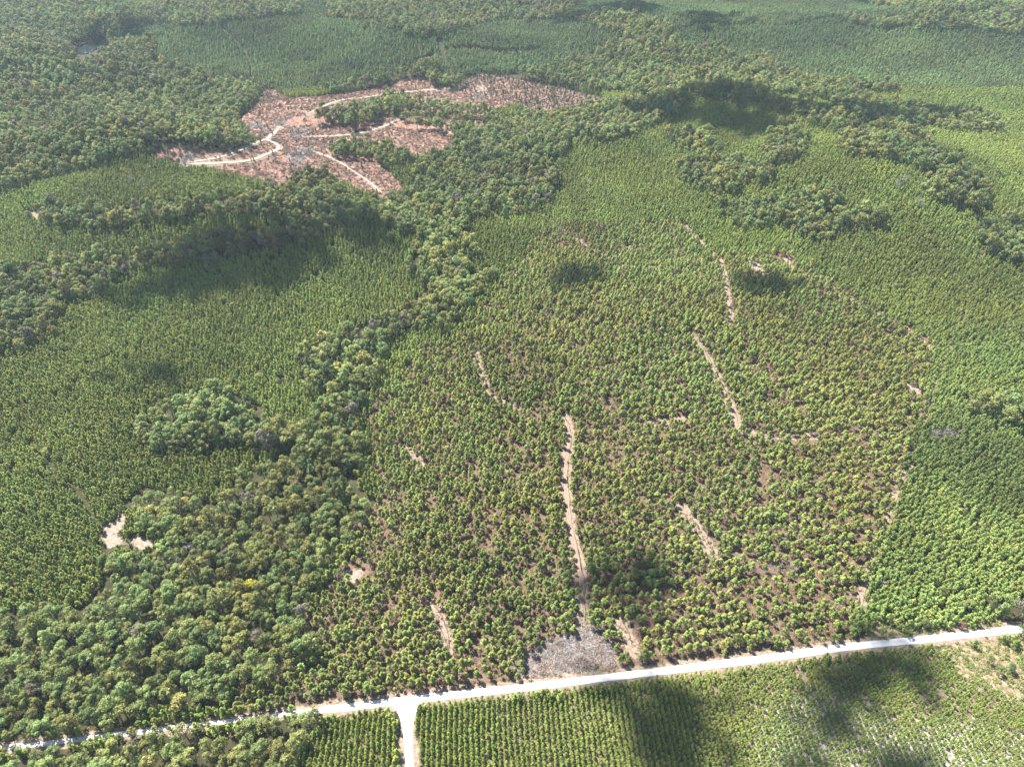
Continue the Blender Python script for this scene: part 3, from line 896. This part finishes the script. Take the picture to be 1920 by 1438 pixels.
# ------------------------------------------------------------------ scatter objects
def build(key, label, cat, meshes):
    L = sets[key]
    P, T, S, Ro, Va = [np.concatenate([l[q] for l in L]) for q in range(5)]
    print(key, len(P)); scatter(key, label, cat, P, T, S, Ro, Va, meshes)


build('pine_plantation', 'dense bright green carpet of young planted pines over the rolling ground', 'plantation', ME_YP + ME_RP)
build('pine_woodland', 'pines of the thinned stand and of the hazy woods beyond it', 'woodland', ME_TP)
build('broadleaf_forest', 'darker broadleaf woods filling the draws between the pine plantations', 'forest', ME_BL)
build('undergrowth', 'low weeds and russet brush on open ground between the trees', 'undergrowth', ME_SH)
build('slash_debris', 'pale cut branches strewn over the landing and the logged clearing', 'slash', ME_SL)

# ------------------------------------------------------------------ ground sheet
def axis(parts):
    o = [parts[0][0]]
    for (a, b, s) in parts: o += list(np.linspace(a, b, max(2, int(round((b - a) / s)) + 1))[1:])
    return np.array(o)


gx = axis([(-9000, -3000, 400), (-3000, -1500, 60), (-1500, -700, 9), (-700, 700, 4), (700, 1500, 9), (1500, 3000, 60), (3000, 9000, 400)])
gy = axis([(-3000, -100, 150), (-100, 700, 4), (700, 1100, 5), (1100, 1900, 9), (1900, 3200, 60), (3200, 14000, 450)])
GX, GY = np.meshgrid(gx, gy); fx, fy = GX.ravel(), GY.ravel(); fz = height(fx, fy)
u, v, d = project(fx, fy, fz); bad = fy < 5


def soft(polys, x, y, w):
    """1 inside, falling to 0 within w metres outside"""
    out = np.zeros(len(x))
    for p in polys:
        g = gpts(p); mn = g.min(0) - w; mx = g.max(0) + w
        m = (x > mn[0]) & (x < mx[0]) & (y > mn[1]) & (y < mx[1])
        if not m.any(): continue
        ins = inside(g, x[m], y[m]); dd = seg_dist(np.r_[g, g[:1]], x[m], y[m])
        out[m] = np.maximum(out[m], np.clip(.5 + np.where(ins, dd, -dd) / (2 * w), 0, 1))
    return out


cut = soft(CC, fx, fy, 10); grey = soft(LANDING, fx, fy, 11); sand = soft(SAND, fx, fy, 4); litter = soft(THIN, fx, fy, 8)
for (a, b, rr, _l) in PILES:
    X, Y = [float(q) for q in ground(a, b)]; grey = np.maximum(grey, np.clip(1.35 - np.hypot(fx - X, fy - Y) / (rr * 1.5), 0, 1))
rowg = soft(ROWS, fx, fy, 5); weed = soft(WEED, fx, fy, 5); pale = soft([[(1430,1290),(1560,1262),(1700,1330),(1860,1330),(2000,1420),(2000,1660),(1400,1660),(1380,1400)]], fx, fy, 14) * .56
bare_ = np.zeros(len(fx))
for l, w in trail_l: bare_ = np.maximum(bare_, np.clip(1.0 - (near_path(fx, fy, l, 16) - w * .45) / 5, 0, 1))
for l, w in [(main_l, 4.8), (side_l, 4.6)]: bare_ = np.maximum(bare_, np.clip(1.0 - (near_path(fx, fy, l, 20) - w * .5 - np.where(fx < JX - 50, -.5, .8)) / 3.2, 0, 1))
for l, w in track_l + [east_l]: bare_ = np.maximum(bare_, np.clip(1.0 - (near_path(fx, fy, l, 20) - w * .5) / 5, 0, 1))
nx_, ny_ = len(gx), len(gy)
idx = np.arange(nx_ * ny_).reshape(ny_, nx_)
F = np.stack([idx[:-1, :-1], idx[:-1, 1:], idx[1:, 1:], idx[1:, :-1]], -1).reshape(-1, 4)

k = NT('ground'); geo = k.n('ShaderNodeNewGeometry'); pos = geo.outputs['Position']
A = lambda nm: k.n('ShaderNodeAttribute', attribute_name=nm).outputs['Fac']
n_f = k.noise(pos, .9, 4, .65); n_m = k.noise(pos, .16, 4, .6); n_l = k.noise(pos, .035, 3, .55); n_x = k.noise(pos, .42, 5, .7)
floor_c = k.ramp(n_m, [(.3, (0.017, 0.019, 0.008)), (.55, (0.032, 0.030, 0.014)), (.75, (0.049, 0.038, 0.022))])
lit_c = k.ramp(k.mix(.5, n_f, n_m), [(.34, (0.040, 0.025, 0.016)), (.48, (0.080, 0.051, 0.035)), (.58, (0.111, 0.078, 0.055)), (.7, (0.057, 0.051, 0.021))])
cut_c = k.ramp(k.mix(.45, n_x, n_m), [(.36, (0.049, 0.028, 0.020)), (.45, (0.100, 0.054, 0.041)), (.53, (0.159, 0.093, 0.068)), (.60, (0.217, 0.144, 0.113)), (.70, (0.095, 0.068, 0.041))])
grey_c = k.mix(k.step(n_m, .42, .6), k.ramp(k.mix(.55, n_f, n_x), [(.34, (0.034, 0.030, 0.030)), (.46, (0.083, 0.075, 0.075)), (.56, (0.143, 0.135, 0.135)), (.7, (0.203, 0.199, 0.203))]), k.ramp(k.mix(.55, n_f, n_x), [(.34, (0.045, 0.030, 0.024)), (.47, (0.112, 0.075, 0.060)), (.58, (0.180, 0.131, 0.112)), (.7, (0.225, 0.188, 0.173))]))
row_c = k.ramp(k.mix(.3, n_x, n_m), [(.36, (0.038, 0.034, 0.019)), (.47, (0.083, 0.064, 0.041)), (.58, (0.143, 0.109, 0.079)), (.68, (0.195, 0.158, 0.124))])
pale_c = k.ramp(n_x, [(.36, (0.090, 0.075, 0.053)), (.5, (0.188, 0.169, 0.146)), (.66, (0.270, 0.251, 0.232))])
weed_c = k.ramp(n_x, [(.34, (0.059, 0.059, 0.019)), (.48, (0.118, 0.094, 0.050)), (.60, (0.208, 0.154, 0.114))])
bare_c = k.ramp(k.mix(.5, n_f, n_x), [(.34, (0.079, 0.052, 0.035)), (.47, (0.142, 0.103, 0.078)), (.58, (0.186, 0.146, 0.114)), (.7, (0.218, 0.182, 0.150))])
sand_c = k.ramp(n_x, [(.34, (0.114, 0.082, 0.063)), (.5, (0.164, 0.129, 0.105)), (.66, (0.196, 0.164, 0.139))])


def edge_mask(attr, lo=.34, hi=.62):
    return k.step(k.math('ADD', A(attr), k.math('MULTIPLY', k.math('SUBTRACT', n_x, .5), .9)), lo, hi)


c = floor_c
for nm, cc in (('litter', lit_c), ('rowg', row_c), ('pale', pale_c), ('weed', weed_c), ('cut', cut_c), ('grey', grey_c), ('bare', bare_c), ('sand', sand_c)):
    c = k.mix(edge_mask(nm), c, cc)
b_ = k.n('ShaderNodeBsdfPrincipled'); b_.inputs['Roughness'].default_value = .95; b_.inputs['Specular IOR Level'].default_value = .1
bp = k.n('ShaderNodeBump'); bp.inputs['Strength'].default_value = .6; bp.inputs['Distance'].default_value = .5; k.l(n_f, bp.inputs['Height'])
k.l(c, b_.inputs['Base Color']); k.l(bp.outputs[0], b_.inputs['Normal']); k.l(b_.outputs[0], k.out.inputs['Surface'])
M_GROUND = k.m
me = mesh_np('ground', np.stack([fx, fy, fz], 1), F, [M_GROUND], smooth=True,
             attrs=dict(cut=cut, grey=grey, sand=sand, litter=litter, rowg=rowg, weed=weed, bare=bare_, pale=pale))
tag(link('ground', me), kind='structure')


# ------------------------------------------------------------------ road ribbons
def ribbon(name, line, hw_, mat, lift, ragged, seed, flare=None, crown=.12, taper=False):
    t = np.gradient(line, axis=0); t = unit(t); nrm = np.stack([-t[:, 1], t[:, 0]], 1)
    cross = np.array([-1.0, -.94, -.7, -.45, -.2, .2, .45, .7, .94, 1.0]); n = len(line); V = []
    s = np.arange(n) * 1.0
    for c_ in cross:
        w = hw_ * (1 + ragged * (vnoise(s * 3, s * 0 + c_ * 50 + seed * 13, 7, seed) - .5) * 2)
        if taper: w = w * np.clip(np.minimum(s, n - 1 - s) / 3.0 + .25, 0, 1)
        if flare is not None: w = w + flare
        if name == 'road': w = w * np.clip(.62 + (line[:, 0] - JX + 70) / 90, .62, 1)
        p = line + nrm * (w * c_)[:, None]
        z = height(p[:, 0], p[:, 1]) + lift + crown * (1 - c_ * c_) - (.18 if abs(c_) == 1 else 0)
        V.append(np.c_[p, z])
    V = np.stack(V, 1).reshape(-1, 3); m = len(cross)
    id_ = np.arange(n * m).reshape(n, m)
    F = np.stack([id_[:-1, :-1], id_[1:, :-1], id_[1:, 1:], id_[:-1, 1:]], -1).reshape(-1, 4)
    return tag(link(name, mesh_np(name, V, F, [mat], smooth=True, attrs=dict(across=np.tile(cross, n)))), kind='structure')


def gravel(name, c1, c2, c3):
    k = NT(name); g = k.n('ShaderNodeNewGeometry'); p = g.outputs['Position']
    cc = k.ramp(k.mix(.5, k.noise(p, .35, 5, .7), k.noise(p, 2.0, 3)), [(.34, c1), (.5, c2), (.64, c3)])
    ac = k.math('ABSOLUTE', k.n('ShaderNodeAttribute', attribute_name='across').outputs['Fac'])
    wob = k.math('MULTIPLY_ADD', k.math('SUBTRACT', k.noise(p, .12, 3), .5), .5, ac)
    rut = k.math('SUBTRACT', 1.0, k.step(k.math('ABSOLUTE', k.math('SUBTRACT', wob, .45)), .04, .2))
    edge = k.step(wob, .72, 1.02)
    cc = k.mix(k.math('MULTIPLY', rut, .6), cc, c3); cc = k.mix(k.math('MULTIPLY', edge, .75), cc, tuple(.6 * q for q in c1))
    b = k.n('ShaderNodeBsdfPrincipled'); b.inputs['Roughness'].default_value = .95; b.inputs['Specular IOR Level'].default_value = .1
    bp = k.n('ShaderNodeBump'); bp.inputs['Strength'].default_value = .4; bp.inputs['Distance'].default_value = .15; k.l(k.noise(p, 3.0, 3), bp.inputs['Height'])
    k.l(bp.outputs[0], b.inputs['Normal']); k.l(cc, b.inputs['Base Color']); k.l(b.outputs[0], k.out.inputs['Surface']); return k.m


M_ROAD = gravel('white_gravel', (0.343, 0.319, 0.293), (0.428, 0.410, 0.385), (0.477, 0.465, 0.446))
M_TRACK = gravel('pale_track', (0.166, 0.122, 0.094), (0.228, 0.185, 0.149), (0.259, 0.224, 0.189))
M_TRAIL = gravel('skid_trail', (0.094, 0.063, 0.045), (0.148, 0.108, 0.080), (0.196, 0.153, 0.122))
ribbon('road', main_l, MAIN_HW, M_ROAD, .22, .10, 1)
fl = 8.0 * np.exp(-np.hypot(side_l[:, 0] - side_l[0, 0], side_l[:, 1] - side_l[0, 1]) / 6.0)
ribbon('side_road', side_l, SIDE_HW, M_ROAD, .21, .10, 2, flare=fl)
for n_, (l, w) in enumerate(track_l): ribbon('dirt_track', l, w * .33, M_TRACK, .25 + .02 * n_, .45, 10 + n_, crown=.03, taper=True)
for n_, (l, w) in enumerate(trail_l): ribbon('skid_trail', l, w * .36, M_TRAIL, .18, .7, 30 + n_, crown=.02, taper=True)
ribbon('dirt_track', east_l[0], east_l[1] * .42, M_TRAIL, .22, .5, 60, crown=.02)

# ------------------------------------------------------------------ pond
k = NT('pond_water'); b_ = k.n('ShaderNodeBsdfPrincipled'); b_.inputs['Base Color'].default_value = (.012, .018, .018, 1)
b_.inputs['Roughness'].default_value = .08; b_.inputs['IOR'].default_value = 1.33
g_ = k.n('ShaderNodeNewGeometry'); bp = k.n('ShaderNodeBump'); bp.inputs['Strength'].default_value = .08; k.l(k.noise(g_.outputs['Position'], .5, 3), bp.inputs['Height'])
k.l(bp.outputs[0], b_.inputs['Normal']); k.l(b_.outputs[0], k.out.inputs['Surface'])
pg = gpts(POND); zc = float(height(pg[:, 0], pg[:, 1]).max()) + .4
ang = np.linspace(0, 1, 61)[:-1]; pd = np.r_[pg, pg[:1]]; dd = np.r_[0, np.cumsum(np.hypot(*np.diff(pd, axis=0).T))]
ring = np.stack([np.interp(ang * dd[-1], dd, pd[:, 0]), np.interp(ang * dd[-1], dd, pd[:, 1])], 1)
ring += rng.normal(0, 1.0, ring.shape)
V = np.r_[np.c_[ring, np.full(60, zc)], np.c_[ring, np.full(60, zc - 6)]]
V = np.r_[V, [[ring[:, 0].mean(), ring[:, 1].mean(), zc]]]
Ft = np.array([(i, (i + 1) % 60, 120) for i in range(60)]); Fq = np.array([(i, i + 60, (i + 1) % 60 + 60, (i + 1) % 60) for i in range(60)])
tag(link('pond', mesh_np('pond', V, [Ft, Fq], [k.m])), kind='structure')

# ------------------------------------------------------------------ light: sun, sky, clouds, air
EL, AZ = R(54), R(45)
S = Vector((-math.cos(AZ) * math.cos(EL), math.sin(AZ) * math.cos(EL), math.sin(EL)))
ld = bpy.data.lights.new('sun', 'SUN'); ld.energy = 5.0; ld.angle = R(.6); ld.color = (1.0, .955, .87)
lo = bpy.data.objects.new('sun', ld); col.objects.link(lo); lo.rotation_euler = (-S).to_track_quat('-Z', 'Y').to_euler(); lo.location = (-500, 300, 900)
w = bpy.data.worlds.new('World'); scene.world = w; w.use_nodes = True
nt = w.node_tree; bg = nt.nodes.get('Background') or nt.nodes.new('ShaderNodeBackground')
sky = nt.nodes.new('ShaderNodeTexSky'); sky.sky_type = 'NISHITA'; sky.sun_disc = False; sky.sun_elevation = EL; sky.sun_rotation = math.atan2(S.x, S.y)
nt.links.new(sky.outputs[0], bg.inputs[0]); bg.inputs[1].default_value = .07

# fair-weather clouds above the frame: their shadows lie where the photo has dark patches (ground pixel, radii in m, angle)
SHADOWS = [(430, 510, 66, 30, 10, 1.0), (320, 545, 58, 20, 12, .7), (545, 485, 45, 18, 20, .8), (700, 440, 40, 26, 0, .55), (1082, 528, 27, 24, 0, .9), (1440, 540, 27, 20, 0, 1.0),
           (1365, 184, 60, 26, -10, 1.0), (1450, 196, 62, 32, -10, 1.1), (1530, 206, 66, 44, -10, 1.7), (1600, 218, 66, 46, -10, 1.7), (1650, 229, 48, 36, -10, 1.3), (1250, 218, 48, 26, 0, .8), (1320, 222, 52, 26, -6, 1.0), (1385, 234, 52, 28, -14, 1.0), (1432, 249, 34, 26, -20, .8),
           (1190, 22, 60, 90, 0, .9), (1090, 42, 60, 30, 0, .5), (1680, 5, 160, 90, 0, 1.0), (1350, 40, 60, 60, 0, .4), (600, -4, 110, 60, 0, 1.0), (1850, 10, 90, 60, 0, .5),
           (1250, 1350, 30, 22, 0, .8), (1160, 1290, 26, 12, 0, .6), (1630, 1255, 34, 16, 8, .95), (1560, 1330, 40, 16, 40, .5), (1280, 1420, 26, 16, 0, .6), (1680, 1440, 22, 14, 0, .5),
           (290, 715, 40, 20, 0, .2), (1170, 1090, 30, 24, 0, .45), (1650, 1195, 16, 7, 0, .8), (1750, 230, 60, 30, 0, .3), (250, 70, 80, 60, 0, .3)]
ico_v = None
bm_me = bpy.data.meshes.new('tmp')
import bmesh
bm = bmesh.new(); bmesh.ops.create_icosphere(bm, subdivisions=2, radius=1.0); IV = np.array([q.co for q in bm.verts]); bm.verts.index_update()
IF = np.array([[q.index for q in f.verts] for f in bm.faces]); bm.free(); bpy.data.meshes.remove(bm_me)
cl = []
rc = np.random.default_rng(77)
for (a, b, rx, ry, an, dens) in SHADOWS:
    X, Y = [float(q) for q in ground(a, b)]; Zg = float(height(X, Y)) + 4
    ca, sa = math.cos(R(an)), math.sin(R(an)); mean = math.sqrt(rx * ry); dens = dens * (1.35 if b < 620 and dens > .7 else 1.0)
    pr_ = .2 * mean; nb = int(dens * 85 * (rx * ry) / mean ** 2)
    for q in range(nb):
        g = rc.normal(size=2) * .52
        if np.hypot(*g) > 1.5: continue
        px_, py_ = g[0] * rx, g[1] * ry; wx, wy = X + px_ * ca - py_ * sa, Y + px_ * sa + py_ * ca
        alt = 1000 + rc.normal() * 20 + 30 * math.exp(-g @ g)
        tt = (alt - Zg) / S.z; rr = pr_ * rc.uniform(.5, 1.25)
        lump = 1 + .25 * (rc.uniform(size=(len(IV), 1)) - .5)
        cl.append((IV * lump * rr * np.array([1, 1, .8]) + np.array([wx + S.x * tt, wy + S.y * tt, alt]), IF))
k = NT('cloud'); d_ = k.n('ShaderNodeBsdfDiffuse'); d_.inputs[0].default_value = (.9, .9, .9, 1); tl = k.n('ShaderNodeBsdfTranslucent'); tl.inputs[0].default_value = (.9, .9, .9, 1)
mx = k.n('ShaderNodeMixShader'); mx.inputs[0].default_value = .5; k.l(d_.outputs[0], mx.inputs[1]); k.l(tl.outputs[0], mx.inputs[2]); k.l(mx.outputs[0], k.out.inputs['Surface'])
V, F = join(cl)
tag(link('clouds', mesh_np('clouds', V, F, [k.m], smooth=True)), 'small broken fair-weather clouds drifting above the woods', 'clouds', None, 'stuff')

# haze: one closed box round camera and scene, clouds and sky outside
k = NT('haze'); pv = k.n('ShaderNodeVolumePrincipled'); pv.inputs['Color'].default_value = (.70, .88, 1.0, 1); pv.inputs['Density'].default_value = .000035; pv.inputs['Anisotropy'].default_value = .1
k.l(pv.outputs[0], k.out.inputs['Volume'])
zmin = float(fz.min()) - 1.5; a, b, t0, t1 = 9100., 14100., zmin, 430.
V = np.array([(-a, -3100, t0), (a, -3100, t0), (a, b, t0), (-a, b, t0), (-a, -3100, t1), (a, -3100, t1), (a, b, t1), (-a, b, t1)])
F = np.array([(0, 3, 2, 1), (4, 5, 6, 7), (0, 1, 5, 4), (1, 2, 6, 5), (2, 3, 7, 6), (3, 0, 4, 7)])
tag(link('haze', mesh_np('haze', V, F, [k.m])), 'thin pale blue air that softens the far woods', 'haze', None, 'stuff')

# ------------------------------------------------------------------ picture settings
scene.view_settings.view_transform = 'Standard'; scene.view_settings.look = 'None'
scene.view_settings.exposure = 2.25; scene.view_settings.gamma = 1.0
scene.cycles.max_bounces = 6; scene.cycles.diffuse_bounces = 3; scene.cycles.transmission_bounces = 3; scene.cycles.volume_bounces = 0
scene.cycles.use_denoising = True; scene.cycles.denoiser = 'OPENIMAGEDENOISE'; scene.cycles.denoising_input_passes = 'RGB_ALBEDO_NORMAL'; scene.cycles.denoising_prefilter = 'NONE'
